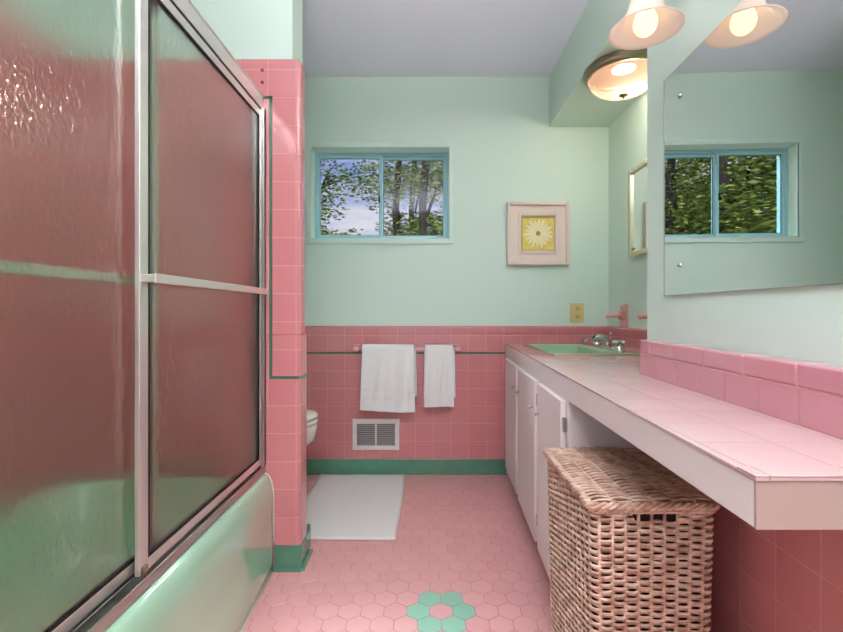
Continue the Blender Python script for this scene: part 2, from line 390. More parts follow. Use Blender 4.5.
for z in (1.893, 1.847): lathe(bm, [(.0065, 0), (.0065, .003)], (-.627, yf-.0012, z), 'Y', 12, True, True)
struct(link('trim_4', bm, P('drill_hole_plug', srgb(120, 52, 50), .6)))

# tiled shower surround on the long wall
bm = B(); box(bm, XL, XL+.02, .16, WY0-.022, .30, 1.941); struct(link('wall_left_tile', bm, M['tile']))
bm = B(); box(bm, XL, -.60, .10, .18, 0, ZC); struct(link('wall_tub_head', bm, M['mint']))
bm = B(); box(bm, XL+.02, -.62, .18, .20, .30, 1.941); struct(link('wall_tub_head_tile', bm, M['tile']))

# ------------------------------------------------------------------ window
win = bpy.data.objects.new('window_1', None); COL.objects.link(win); win.location = (0, D, WZ0); win['kind'] = 'structure'
bm = B()   # casing: thin moulding round the opening
def frame_boxes(bm, x0, x1, z0, z1, t, y0, y1, mat=0):
    box(bm, x0, x0+t, y0, y1, z0, z1, mat); box(bm, x1-t, x1, y0, y1, z0, z1, mat)
    box(bm, x0+t, x1-t, y0, y1, z1-t, z1, mat); box(bm, x0+t, x1-t, y0, y1, z0, z0+t, mat)
frame_boxes(bm, WX0-.029, WX1+.029, WZ0-.034, WZ1+.03, .029, D-.012, D)
frame_boxes(bm, WX0-.004, WX1+.004, WZ0-.005, WZ1+.004, .004, D-.016, D)
link('casing', bm, M['casing'], win, bevel=.002)
bm = B(); frame_boxes(bm, WX0, WX1, WZ0, WZ1, .016, D+.078, D+.15); link('window_frame', bm, M['blue_frame'], win, bevel=.002)
def sash(x0, x1, y, t, nm):
    bm = B(); frame_boxes(bm, x0, x1, WZ0+.016, WZ1-.016, t, y, y+.022)
    s = link('window_sash', bm, M['blue_frame'], win, bevel=.002)
    bm = B(); box(bm, x0+t, x1-t, y+.009, y+.013, WZ0+.016+t, WZ1-.016-t); g = link('pane', bm, M['pane']); g.parent = s; g.matrix_parent_inverse = s.matrix_world.inverted()
    bm = B(); frame_boxes(bm, x0+t-.001, x1-t+.001, WZ0+.015+t, WZ1-.015-t, .003, y+.004, y+.008)
    g = link('gasket', bm, M['gasket']); g.parent = s
    return s
sash(WX0+.014, -.285, D+.084, .018, 'a'); sash(-.298, WX1-.014, D+.108, .018, 'b')
bm = B(); box(bm, -.308, -.298, D+.079, D+.084, 1.66, 1.70); box(bm, -.306, -.300, D+.074, D+.08, 1.675, 1.695); link('latch', bm, M['gasket'], win)

# ------------------------------------------------------------------ bathtub
tub = thing('bathtub', (-.97, .95, 0), 'mint green porcelain bathtub with a glossy apron below the sliding shower doors', 'bathtub')
TX0, TX1, TY0, TY1 = XL+.022, -.586, .205, WY0-.024
def apron_x(y, z):   # the skirt flares a little towards the floor at the near end
    return (TY1-y)*.045*(1-z/.37)
def ring_t(dx, z, r=.012):
    return [(x+(apron_x(y, z) if x > -.8 else 0), y, zz) for x, y, zz in rrect(TX0, TX1+dx, TY0, TY1, r, z)]
bm = B()
R_ = [ring_t(0, 0), ring_t(0, .03), ring_t(0, .12), ring_t(-.001, .124), ring_t(-.001, .20), ring_t(0, .285)]
for k in range(1, 7):
    a = PI/2*k/6; R_.append(ring_t(-.030*(1-math.cos(a)), .285+.082*math.sin(a)))
R_.append(rrect(TX0+.05, TX1-.085, TY0+.06, TY1-.06, .10, .367))
R_.append(rrect(TX0+.06, TX1-.095, TY0+.07, TY1-.07, .11, .355))
R_.append(rrect(TX0+.08, TX1-.12, TY0+.16, TY1-.11, .12, .16))
R_.append(rrect(TX0+.12, TX1-.16, TY0+.24, TY1-.15, .10, .09))
# equalise point order
loft(bm, R_, True, True)
link('tub_body', bm, M['porc_green'], tub, smooth=True)
bm = B(); tube(bm, [(TX1+.002, TY1-.0015, .004), (TX1+.002, TY1-.0015, .30), (TX1-.004, TY1-.0015, .335), (TX1-.014, TY1-.0015, .358), (TX1-.03, TY1-.0015, .369)], .0035, 6)
tube(bm, [(TX1+.001+apron_x(y, 0), y, .002) for y in (TY1-.002, 1.2, .8, .4, TY0+.01)], .0035, 6)
link('caulk_bead', bm, M['caulk'], tub, smooth=True)

# ------------------------------------------------------------------ sliding shower doors
sd = thing('shower_door', (-.64, .95, .367), 'chrome framed sliding shower doors of hammered obscure glass along the bathtub', 'shower door')
Y0, Y1 = .215, WY0-.024
bm = B()
box(bm, -.672, -.617, Y0, Y1, .368, .376); box(bm, -.622, -.617, Y0, Y1, .376, .397); box(bm, -.646, -.643, Y0, Y1, .376, .400); box(bm, -.672, -.668, Y0, Y1, .376, .41)
link('bottom_track', bm, M['alu'], sd, bevel=.0012)
bm = B()
box(bm, -.672, -.625, Y0, Y1, 1.790, 1.797); box(bm, -.629, -.625, Y0, Y1, 1.744, 1.790); box(bm, -.672, -.668, Y0, Y1, 1.744, 1.790)
tube(bm, [(-.627, Y0, 1.794), (-.627, Y1, 1.794)], .005, 10)
link('header', bm, M['bar'], sd, bevel=.0012)
bm = B(); box(bm, -.665, -.630, Y0, Y1, 1.741, 1.745); link('header_channel', bm, M['gasket'], sd)
for (ya, yb) in ((Y1-.014, Y1), (Y0, Y0+.014)):
    bm = B(); box(bm, -.668, -.613, ya, yb, .398, 1.742); box(bm, -.622, -.613, ya-.006 if ya > 1 else ya, yb if ya > 1 else yb+.006, .398, 1.742)
    link('jamb', bm, M['alu'], sd, bevel=.0015)
def door_panel(xc, y0, y1, barx, stile, name):
    t = .006
    bm = B(); z0, z1 = .402, 1.738
    box(bm, xc-t, xc+t, y0, y0+stile[0], z0, z1); box(bm, xc-t, xc+t, y1-stile[1], y1, z0, z1)
    box(bm, xc-t, xc+t, y0+stile[0], y1-stile[1], z1-.026, z1); box(bm, xc-t, xc+t, y0+stile[0], y1-stile[1], z0, z0+.026)
    p = link('door_panel', bm, M['bar'], sd, bevel=.0015)
    bm = B(); box(bm, xc-.0025, xc+.0025, y0+stile[0], y1-stile[1], z0+.026, z1-.026)
    g = link('glass', bm, M['obscure']); g.parent = p; g['label'] = 'hammered obscure glass'
    bm = B()
    a, b_, c, d = y0+stile[0], y1-stile[1], z0+.026, z1-.026
    for q in ((a, a+.006, c, d), (b_-.006, b_, c, d), (a, b_, c, c+.006), (a, b_, d-.006, d)): box(bm, xc-.0055, xc+.0055, q[0], q[1], q[2], q[3])
    g = link('gasket', bm, M['gasket']); g.parent = p
    s = 1 if barx > xc else -1
    bm = B(); zb = 1.054
    ya, yb = y0+.004, y1-.012
    box(bm, min(barx-.003, barx+.003), barx+.003, ya, yb, zb-.011, zb+.011)
    box(bm, min(xc+s*t, barx), max(xc+s*t, barx), ya, ya+.022, zb-.009, zb+.009); box(bm, min(xc+s*t, barx), max(xc+s*t, barx), yb-.022, yb, zb-.009, zb+.009)
    g = link('towel_bar', bm, M['bar'], bevel=.002); g.parent = p
    bm = B(); box(bm, xc+t, xc+t+.006, y0+.002, y0+.02, z0-.002, z0+.018)
    lathe(bm, [(.0001, -.004), (.0065, -.004), (.0065, .004), (.0001, .004)], (xc+t+.004, y0+.011, z0+.012), 'X', 14)
    g = link('bumper', bm, M['bronze']); g.parent = p
    return p
door_panel(-.634, .985, Y1-.014, -.598, (.030, .010), 'far')
door_panel(-.656, .25, 1.09, -.692, (.020, .024), 'near')

# ------------------------------------------------------------------ toilet (behind the wing wall, facing right)
wc = thing('toilet', (-.95, 2.33, 0), 'white toilet mostly hidden behind the tiled wing wall, its rounded front showing', 'toilet')
def ell(cx, cy, rx, ry, z, n=32, egg=0):
    return [(cx+rx*math.cos(a)*(1+egg*(math.cos(a) > 0)), cy+ry*math.sin(a), z) for a in [2*PI*k/n for k in range(n)]]
bm = B()
loft(bm, [ell(-.93, 2.33, .17, .11, 0), ell(-.93, 2.33, .165, .105, .06), ell(-.92, 2.33, .15, .09, .15), ell(-.88, 2.33, .20, .12, .24), ell(-.83, 2.33, .245, .165, .32), ell(-.832, 2.335, .258, .178, .375), ell(-.832, 2.335, .255, .176, .395), ell(-.832, 2.335, .19, .12, .395), ell(-.83, 2.33, .14, .09, .28)])
link('bowl', bm, M['white_porc'], wc, smooth=True)
bm = B(); loft(bm, [ell(-.832, 2.335, .256, .178, .402), ell(-.832, 2.335, .262, .184, .408), ell(-.832, 2.335, .262, .184, .418), ell(-.832, 2.335, .256, .178, .424)])
link('seat', bm, M['white_porc'], wc, smooth=True)
bm = B(); loft(bm, [ell(-.832, 2.335, .252, .176, .428), ell(-.832, 2.335, .262, .184, .434), ell(-.832, 2.335, .262, .184, .444), ell(-.832, 2.335, .245, .168, .457), ell(-.832, 2.335, .16, .10, .463)])
link('lid', bm, M['white_porc'], wc, smooth=True)
bm = B(); loft(bm, [rrect(-1.33, -1.13, 2.10, 2.56, .03, .36), rrect(-1.335, -1.12, 2.09, 2.57, .035, .72)]); box(bm, -1.30, -1.08, 2.24, 2.42, .30, .385)
link('tank', bm, M['white_porc'], wc, smooth=False, bevel=.01)
bm = B(); loft(bm, [rrect(-1.34, -1.11, 2.08, 2.58, .04, .722), rrect(-1.34, -1.11, 2.08, 2.58, .04, .75), rrect(-1.33, -1.12, 2.09, 2.57, .04, .76)])
link('tank_lid', bm, M['white_porc'], wc)
bm = B(); tube(bm, [(-1.118, 2.16, .65), (-1.10, 2.16, .65), (-1.10, 2.22, .645)], .006, 8); link('flush_lever', bm, M['chrome'], wc, smooth=True)

# ------------------------------------------------------------------ vanity
fx = lambda y: .366+.036*y     # front line of the counter
CY0 = .53                      # near end of the counter
CZ = .788
ct = thing('vanity_counter', (.6, 1.4, .70), 'long pale pink tiled vanity counter with a thick white wooden apron', 'counter')
bm = B()
prism(bm, [(fx(CY0)-.002, CY0-.002), (wall_x(CY0)-.002, CY0-.002), (wall_x(1.46)-.002, 1.462), (XR-.021, 1.462), (XR-.021, D-.022), (fx(D)-.002, D-.022)], CZ-.0055, CZ)
top = link('tile_top', bm, M['counter_tile'], None)
SX0, SX1, SY0, SY1 = .545, .965, 1.985, 2.61
bm = B(); box(bm, SX0+.012, SX1-.012, SY0+.012, SY1-.012, .6, .9)
baked_boolean(top, link('cutter', bm, M['black']))
top.parent = ct; top.matrix_parent_inverse = Matrix.Translation(-ct.location)
b = top.modifiers.new('bevel', 'BEVEL'); b.width = .0015; b.segments = 2; b.limit_method = 'ANGLE'
# white end strip tiles at the near end
bm = B()
prism(bm, [(fx(CY0)-.003, CY0-.003), (wall_x(CY0)-.06, CY0-.003), (wall_x(CY0)-.06, CY0+.03), (fx(CY0+.03)-.003, CY0+.03)], CZ, CZ+.0022)
link('edge_tile', bm, M['counter_tile'], ct, bevel=.0015)
def ah(y): return .0665 if y < .6 else .0715
bm = B()   # apron: front board, near end board, underside frame
ys = [CY0+.0042, .9, 1.337, 1.9, D-.022]; hs = [.0625, .066, .072, .072, .072]
fr_ = [(fx(y), y) for y in ys]; bk = [(fx(y)+.02, y) for y in ys]
prism(bm, fr_+bk[::-1], [CZ-h for h in hs]+[CZ-h for h in hs[::-1]], CZ-.006)
link('apron', bm, M['cabinet'], ct, bevel=.0015)
bm = B(); prism(bm, [(fx(CY0), CY0), (wall_x(CY0)-.002, CY0), (wall_x(CY0)-.002, CY0+.004), (fx(CY0), CY0+.004)], CZ-.0625, CZ-.006)
link('end_board', bm, P('shaded_end_board', srgb(180, 154, 145), .5), ct)  # shade and warm bounced light are put into this board's colour
bm = B()
prism(bm, [(fx(CY0)+.02, CY0+.02), (wall_x(CY0)-.006, CY0+.02), (wall_x(1.335)-.006, 1.335), (fx(1.335)+.02, 1.335)], CZ-.03, CZ-.0125)
link('underside_board', bm, M['wood'], ct)

cab = thing('vanity_cabinet', (.7, 2.0, 0), 'white painted vanity cabinet with three plain doors standing under the sink', 'cabinet')
bm = B()
C0 = 1.337
def cpoly(x_in, ya, yb): return [(fx(ya)+x_in, ya), (XR-.03, ya), (XR-.03, yb), (fx(yb)+x_in, yb)]
prism(bm, [(fx(C0)+.002, C0), (wall_x(C0)-.008, C0), (wall_x(C0)-.008, C0+.018), (fx(C0)+.002, C0+.018)], .09, CZ-.0125)   # near side panel
prism(bm, [(fx(C0)+.002, C0+.018), (fx(C0)+.02, C0+.018), (fx(D-.03)+.02, D-.03), (fx(D-.03)+.002, D-.03)], .09, CZ-.073)   # face frame sheet
prism(bm, [(fx(C0)+.02, C0+.018), (wall_x(1.42)-.008, C0+.018), (wall_x(1.42)-.008, D-.03), (fx(D-.03)+.02, D-.03)], .09, .11)
link('cabinet_body', bm, M['cabinet'], cab)
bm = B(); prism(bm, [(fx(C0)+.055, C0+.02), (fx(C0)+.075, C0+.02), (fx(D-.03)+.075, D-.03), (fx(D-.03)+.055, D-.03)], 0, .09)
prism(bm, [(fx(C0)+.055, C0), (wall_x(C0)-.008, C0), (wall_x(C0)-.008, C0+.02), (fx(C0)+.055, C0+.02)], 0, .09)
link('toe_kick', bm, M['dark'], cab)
for ya, yb, knobs, hinge in ((2.215, 2.60, (2.255,), 2.60), (1.757, 2.155, (1.79, 2.12), None), (1.365, 1.703, (1.672,), 1.365)):
    bm = B(); prism(bm, [(fx(ya)-.016, ya), (fx(ya)+.0015, ya), (fx(yb)+.0015, yb), (fx(yb)-.016, yb)], .085, .711)
    d = link('door', bm, M['cabinet'], cab, bevel=.003)
    for ky in knobs:
        bm = B(); x = fx(ky)-.016
        lathe(bm, [(.004, 0), (.0035, -.005), (.007, -.008), (.0085, -.012), (.0065, -.015), (.0005, -.016)], (x, ky, .602), 'X', 16, True, True)
        k = link('knob', bm, M['chrome'], smooth=True); k.parent = d; k.matrix_parent_inverse = d.matrix_world.inverted()
    for hz in (.64, .17):
        hy = ya-.004 if hinge != 2.60 else yb+.004
        bm = B(); lathe(bm, [(.004, -.022), (.004, .022)], (fx(hy)-.006, hy, hz), 'Z', 10, True, True); box(bm, fx(hy)-.003, fx(hy)+.001, hy-.012, hy, hz-.02, hz+.02)
        k = link('hinge', bm, M['alu']); k.parent = d

# tile splash against the mirror wall
bm = B()
sx = lambda y: .595+.044*y
def wedge(bm, ya, yb, z0, z1, g=.0006, xo=0):
    ya += g; yb -= g
    prism(bm, [(sx(ya)+xo, ya), (wall_x(ya)-.0015, ya), (wall_x(yb)-.0015, yb), (sx(yb)+xo, yb)], z0+g, z1-g)
ye = 1.402
edges = [ye, 1.289, 1.182, 1.076, .972, .868, .766, .662, CY0]
for a, b_ in zip(edges[1:], edges): wedge(bm, a, b_, CZ-.001, .852)
bs = link('trim_5', bm, M['splash'], bevel=.002, seg=3); struct(bs)
bm = B()
edges = [ye, 1.335, 1.195, 1.055, .913, .772, .632, CY0]
for a, b_ in zip(edges[1:], edges): wedge(bm, a, b_, .852, .894, .0006, -.0006)
bs = link('trim_6', bm, M['splash'], bevel=.005, seg=4, angle=.9); struct(bs)
bm = B(); prism(bm, [(sx(CY0)+.0018, CY0+.003), (wall_x(CY0)-.0035, CY0+.003), (wall_x(ye)-.0035, ye-.004), (sx(ye)+.0018, ye-.004)], CZ, .884)
struct(link('trim_7', bm, P('splash_grout', srgb(205, 150, 152), .8)))

# ------------------------------------------------------------------ sink and faucet
sk = thing('sink', (.75, 2.3, CZ), 'rectangular green enamel sink with metal rim set into the pink counter', 'sink')
bm = B()
rings = [rrect(SX0+.006, SX1-.006, SY0+.006, SY1-.006, .012, CZ+.004), rrect(SX0+.018, SX1-.115, SY0+.03, SY1-.03, .05, CZ+.003),
         rrect(SX0+.024, SX1-.122, SY0+.037, SY1-.037, .05, CZ-.008), rrect(SX0+.045, SX1-.14, SY0+.06, SY1-.06, .06, CZ-.10), rrect(SX0+.09, SX1-.18, SY0+.12, SY1-.12, .05, CZ-.128)]
loft(bm, rings, False, True)
s_ = link('basin', bm, M['sink_green'], sk, smooth=True, recalc=False)
s_.modifiers.new('s', 'SOLIDIFY').thickness = -.003
bm = B()
ro = [rrect(SX0, SX1, SY0, SY1, .018, CZ+.0005), rrect(SX0+.001, SX1-.001, SY0+.001, SY1-.001, .017, CZ+.005), rrect(SX0+.016, SX1-.012, SY0+.016, SY1-.016, .012, CZ+.0062), rrect(SX0+.017, SX1-.013, SY0+.017, SY1-.017, .012, CZ+.002)]
loft(bm, ro, False, False); link('rim', bm, P('dull_sink_rim_metal', srgb(176, 150, 124), .3, .7), sk, smooth=True)
bm = B(); lathe(bm, [(.022, 0), (.022, .003), (.012, .001), (.0005, .001)], (.735, 2.3, CZ-.127), 'Z', 20); link('drain', bm, M['chrome'], sk)
fc = thing('faucet', (.90, 2.27, CZ+.004), 'chrome two handled faucet on the back ledge of the green sink', 'faucet')
bm = B(); zb = CZ+.004
loft(bm, [rrect(.876, .924, 2.10, 2.44, .024, zb), rrect(.878, .922, 2.102, 2.438, .022, zb+.010), rrect(.888, .912, 2.12, 2.42, .012, zb+.016)]); link('base_plate', bm, M['chrome'], fc, smooth=True)
bm = B(); tube(bm, [(.90, 2.27, zb+.012), (.90, 2.27, zb+.045), (.885, 2.27, zb+.06), (.85, 2.27, zb+.062), (.79, 2.27, zb+.048), (.775, 2.27, zb+.034)], .010, 12, rr=[.016, .015, .014, .012, .010, .010]); link('spout', bm, M['chrome'], fc, smooth=True)
for hy in (2.13, 2.41):
    bm = B(); lathe(bm, [(.022, .012), (.020, .024), (.013, .030), (.013, .038), (.0005, .040)], (.90, hy, zb), 'Z', 16)
    for k in range(4):
        a = PI/4+PI/2*k
        tube(bm, [(.90, hy, zb+.038), (.90+.024*math.cos(a), hy+.024*math.sin(a), zb+.042), (.90+.032*math.cos(a), hy+.032*math.sin(a), zb+.042)], .008, 8, rr=[.009, .011, .007])
    sphere(bm, (.90, hy, zb+.044), .009, n=10)
    link('handle', bm, M['chrome'], fc, smooth=True)
bm = B(); tube(bm, [(.917, 2.27, zb+.012), (.917, 2.27, zb+.075)], .002, 6); sphere(bm, (.917, 2.27, zb+.078), .005, n=8); link('lift_rod', bm, M['chrome'], fc, smooth=True)

# ------------------------------------------------------------------ big wall mirror
mr = thing('wall_mirror', (.68, .75, 1.028), 'large frameless mirror clipped to the wall above the long counter', 'mirror')
mx_ = lambda y: .6635+.0265*y
MY0, MY1, MZ0, MZ1 = .30, 1.339, 1.028, 1.663
bm = B()
prism(bm, [(mx_(MY0), MY0), (mx_(MY0)+.005, MY0), (mx_(MY1)+.005, MY1), (mx_(MY1), MY1)], MZ0, MZ1)
for f in bm.faces:
    f.material_index = 0 if f.calc_center_median().x < mx_(f.calc_center_median().y)+.001 else 1
link('mirror_glass', bm, [M['mirror'], M['caulk']], mr)
bm = B(); prism(bm, [(mx_(MY1)-.0008, MY1-.004), (mx_(MY1)-.0008, MY1+.0006), (mx_(MY1)+.006, MY1+.0006), (mx_(MY1)+.006, MY1-.001)], MZ0, MZ1)
prism(bm, [(mx_(MY0)-.0008, MY0), (mx_(MY0)+.006, MY0), (mx_(MY1)+.006, MY1), (mx_(MY1)-.0008, MY1)], MZ0-.0016, MZ0)
link('edge_seal', bm, M['alu'], mr)
for cy in (1.250, .55):
    for cz in (1.577, 1.109):
        bm = B(); lathe(bm, [(.0075, 0), (.0075, -.0016), (.004, -.0045), (.0003, -.005)], (mx_(cy), cy, cz), 'X', 16, True, True)
        link('rosette_screw', bm, M['chrome'], mr, smooth=True)

# framed mirror beside the sink
fm = thing('framed_mirror', (XR, 2.2, 1.27), 'small mirror in a pale metal frame on the wall beside the sink', 'mirror')
my0, my1, mz0, mz1 = 1.90, 2.40, 1.264, 1.722
bm = B()
for q in ((my0, my0+.022, mz0, mz1), (my1-.022, my1, mz0, mz1), (my0+.022, my1-.022, mz0, mz0+.03), (my0+.022, my1-.022, mz1-.022, mz1)): box(bm, XR-.03, XR, q[0], q[1], q[2], q[3])
link('frame', bm, M['iv_metal'], fm, bevel=.004)
bm = B(); box(bm, XR-.018, XR-.014, my0+.02, my1-.02, mz0+.028, mz1-.02); link('mirror_glass', bm, M['mirror'], fm)
bm = B(); sphere(bm, (XR-.020, my1-.036, mz0+.042), .006, n=10); tube(bm, [(XR-.018, my1-.036, mz0+.042), (XR-.026, my1-.046, mz0+.046)], .002, 6); link('clip', bm, M['gasket'], fm)

# ------------------------------------------------------------------ lamps
DXc, DYc, DZ = .900, 2.080, 2.094
cl = thing('ceiling_light', (DXc, DYc, DZ), 'lit flush dome light with a pewter ring on the soffit above the sink', 'ceiling light')
bm = B(); lathe(bm, [(.05, 0), (.176, 0), (.178, -.006), (.176, -.012), (.170, -.018), (.172, -.026), (.166, -.036), (.155, -.040), (.150, -.034)], (DXc, DYc, DZ), 'Z', 56); link('ring', bm, M['bronze'], cl, smooth=True)
bm = B(); R0 = .153
lathe(bm, [(R0*math.cos(a), -.036-.082*math.sin(a)) for a in [PI/2*k/12 for k in range(12)]]+[(.001, -.118)], (DXc, DYc, DZ), 'Z', 56)
dm = link('dome', bm, M['dome'], cl, smooth=True)
light('ceiling_light_lamp', 'POINT', (DXc+.02, DYc-.02, DZ-.062), 7.5, (1, .9, .78), soft=.022)
bm = B(); lathe(bm, [(.0005, -.138), (.003, -.135), (.004, -.128), (.012, -.126), (.019, -.122), (.021, -.117), (.016, -.114), (.0005, -.113)], (DXc, DYc, DZ), 'Z', 20); link('finial', bm, M['bronze'], cl, smooth=True)

vl = thing('vanity_light', (.70, .9, 1.80), 'vanity light bar above the big mirror with a flared frosted glass bell shade', 'wall lamp')
bm = B(); prism(bm, [(wall_x(.52)-.025, .52), (wall_x(.52), .52), (wall_x(1.28), 1.28), (wall_x(1.28)-.025, 1.28)], 1.87, 1.97); link('back_plate', bm, M['bronze'], vl, bevel=.006)
for ly in (1.183, .90, .617):
    lx = wall_x(ly)-.132
    bm = B(); tube(bm, [(wall_x(ly)-.02, ly, 1.915), (lx+.05, ly, 1.935), (lx+.012, ly, 1.925), (lx, ly, 1.90), (lx, ly, 1.865)], .007, 8); lathe(bm, [(.001, 1.885), (.022, 1.88), (.026, 1.845), (.024, 1.83)], (lx, ly, 0), 'Z', 20)
    arm = link('arm', bm, M['bronze'], vl, smooth=True)
    bm = B(); prof = [(.026, 1.845), (.032, 1.825), (.037, 1.80), (.043, 1.775), (.052, 1.752), (.067, 1.734), (.082, 1.723), (.091, 1.719)]
    lathe(bm, prof, (lx, ly, 0), 'Z', 48)
    s_ = link('bell_shade', bm, M['shade'], None, smooth=True); s_.parent = arm; s_.matrix_parent_inverse = arm.matrix_world.inverted()
    so = s_.modifiers.new('s', 'SOLIDIFY'); so.thickness = .003
    bm = B(); sphere(bm, (lx, ly, 1.735), .030, (1, 1, 1.12), 24); lathe(bm, [(.014, 1.83), (.018, 1.775), (.024, 1.757)], (lx, ly, 0), 'Z', 20)
    b2 = link('bulb', bm, M['bulb'], None, smooth=True); b2.parent = arm

# ------------------------------------------------------------------ towel rail and towels on the back wall
YT = D-.020; BY = YT-.058; BZ = .761
tr_ = thing('towel_rail', (-.12, YT, BZ), 'pink ceramic towel rail fixed to the tiles below the window', 'towel rail')
for bx in (-.422, .178):
    bm = B(); loft(bm, [[(x, y, z) for x, z in ((bx-s, BZ-s*.8), (bx+s, BZ-s*.8), (bx+s, BZ+s*.8), (bx-s, BZ+s*.8))] for y, s in ((YT, .028), (YT-.008, .028), (YT-.018, .018), (YT-.048, .016), (YT-.07, .018), (YT-.072, .014))])
    link('bracket', bm, M['pink'], tr_, bevel=.003)
bm = B(); tube(bm, [(-.41, BY, BZ), (.166, BY, BZ)], .0085, 12); link('bar', bm, P('pale_pink_bar', srgb(232, 205, 200), .2), tr_, smooth=True)

def towel(name, x0, x1, zf, zb, label, seed, th=.016, skew=0.0, bands=()):
    bm = B(); nu = 34; path = []
    r = .0085+th/2+.0015
    nb = 30
    for i in range(nb+1): path.append((BY+r, zb+(BZ-zb)*i/nb, 'b'))
    for i in range(1, 8): a = PI*i/8; path.append((BY+r*math.cos(a), BZ+r*math.sin(a), 't'))
    nf = 42
    for i in range(nf+1): path.append((BY-r, BZ-(BZ-zf)*i/nf, 'f'))
    grid = []
    for j, (y, z, s) in enumerate(path):
        row = []
        for i in range(nu+1):
            u = i/nu; drop = max(0, BZ-z); k = min(1, drop/.12)
            xx0, xx1 = x0, x1
            if s == 'b': xx0, xx1 = x0-.004-skew*.0, x1+.012
            ww = 1-.03*k
            x = xx0+(xx1-xx0)*u
            x = (x-(x0+x1)/2)*(1+.06*k*(drop/.35))+(x0+x1)/2 + (skew*drop if s == 'f' else skew*.3*drop)
            wv = .0045*k*math.sin(u*9+seed)+.003*k*math.sin(u*21+seed*2+drop*6)+.003*k*mnoise.noise(Vector((u*4, drop*14, seed)))
            yy = y+(-1 if s != 'b' else .3)*abs(wv) - (.004*k if s == 'f' else 0)
            if s == 'f':
                for bz in bands:
                    if abs(z-bz) < .0045: yy += .0028
            zz = z + (.004*math.sin(u*5+seed)*(drop/.35) if s != 't' else 0)
            if s == 'f': zz += (u-.5)*-.006*drop/.35
            row.append(bm.verts.new((x, min(yy, YT-.006), zz)))
        grid.append(row)
    for a, b_ in zip(grid, grid[1:]):
        for i in range(nu): bm.faces.new((a[i], a[i+1], b_[i+1], b_[i]))
    o = link(name, bm, M['towel'], smooth=True)
    so = o.modifiers.new('s', 'SOLIDIFY'); so.thickness = th; so.offset = 0
    bv = o.modifiers.new('b', 'BEVEL'); bv.width = th*.42; bv.segments = 3; bv.limit_method = 'ANGLE'; bv.angle_limit = 1
    return tag(o, label, 'towel', None)
px = lambda x, y=D-.08: (x-428)*y/452
towel('bath_towel', px(362.5), px(414), .982-(411-311)*(D-.09)/452, .982-(396-311)*(D-.05)/452, 'wider folded white towel on the rail, hanging to the left above the vent', 1.3, .017, -.006, (.452, .468, .51, .522))
towel('hand_towel', px(425), px(453), .982-(406.5-311)*(D-.09)/452, .47, 'narrow folded white hand towel on the rail, nearer the vanity cabinet', 4.1, .014, 0, (.47, .486, .52))

# wall vent
vt = thing('wall_vent', (-.31, YT, .22), 'white metal heating vent with grey louvres set in the pink tiles', 'vent')
vx0, vx1, vz0, vz1 = -.452, -.171, .151, .336
bm = B(); f_ = .027
for q in ((vx0, vx0+f_, vz0, vz1), (vx1-f_, vx1, vz0, vz1), (vx0+f_, vx1-f_, vz1-f_-.002, vz1), (vx0+f_, vx1-f_, vz0, vz0+f_)): box(bm, q[0], q[1], YT-.012, YT, q[2], q[3])
link('frame', bm, M['vent'], vt, bevel=.003)
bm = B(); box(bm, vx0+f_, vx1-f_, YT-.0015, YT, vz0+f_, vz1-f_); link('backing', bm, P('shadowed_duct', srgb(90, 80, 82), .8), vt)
bm = B()
for k in range(10):
    z = vz0+f_+.008+k*.0125
    prism(bm, [(vx0+f_, YT-.010), (vx1-f_, YT-.010), (vx1-f_, YT-.002), (vx0+f_, YT-.002)], [z-.004, z-.004, z+.001, z+.001], [z-.0025, z-.0025, z+.0025, z+.0025])
lv = link('louvres', bm, P('grey_louvre_metal', srgb(172, 162, 162), .45), vt)
bm = B(); xm = (vx0+vx1)/2; box(bm, xm-.005, xm+.005, YT-.014, YT-.002, vz0+f_, vz1-f_); lathe(bm, [(.006, 0), (.006, -.006), (.001, -.008)], (xm, YT-.014, vz1-f_-.012), 'Y', 12, True, True)
link('damper_lever', bm, M['vent'], vt)

# picture
pc = thing('framed_picture', (.685, D, 1.258), 'square whitewashed frame holding a yellow picture of a pale daisy', 'picture')
X0, X1, Z0, Z1 = .474, .846, 1.258, 1.636
bm = B(); frame_boxes(bm, X0, X1, Z0, Z1, .020, D-.034, D-.001); link('frame', bm, M['frame_w'], pc, bevel=.003)
bm = B(); frame_boxes(bm, X0+.02, X1-.02, Z0+.02, Z1-.02, .068, D-.018, D-.002); link('mat_board', bm, M['mat_board'], pc)
bm = B()
frame_boxes(bm, .541, .781, 1.322, 1.573, .020, D-.026, D-.018)
fr2 = link('inner_frame', bm, M['frame_w'], pc, bevel=.004)
bm = B(); ax0, ax1, az0, az1 = .561, .761, 1.345, 1.553
box(bm, ax0-.004, ax1+.004, D-.010, D-.004, az0-.004, az1+.004); art = link('artwork', bm, M['art_yellow'], pc)
ac = ((ax0+ax1)/2+.002, (az0+az1)/2)
bm = B()
for k in range(18):
    a = 2*PI*k/18+.1; r0, r1 = .014, .086+.007*math.sin(k*2.3); wd = .0088
    ca, sa = math.cos(a), math.sin(a); pts = []
    for t, ww in ((0, .003), (.35, wd*.8), (.7, wd), (.92, wd*.6), (1, 0), (.92, -wd*.6), (.7, -wd), (.35, -wd*.8), (0, -.003)):
        rr = r0+(r1-r0)*t; pts.append((ac[0]+ca*rr-sa*ww, ac[1]+sa*rr+ca*ww))
    loft(bm, [[(x, D-.010, z) for x, z in pts], [(x, D-.0118-.0002*(k % 3), z) for x, z in pts]])
g = link('flower_petals', bm, M['petal']); g.parent = art; g.matrix_parent_inverse = art.matrix_world.inverted()
bm = B(); lathe(bm, [(.013, -.0), (.013, -.003), (.009, -.005), (.0005, -.006)], (ac[0], D-.010, ac[1]), 'Y', 16)
g = link('flower_centre', bm, P('olive_flower_centre', srgb(170, 150, 60), .7)); g.parent = art
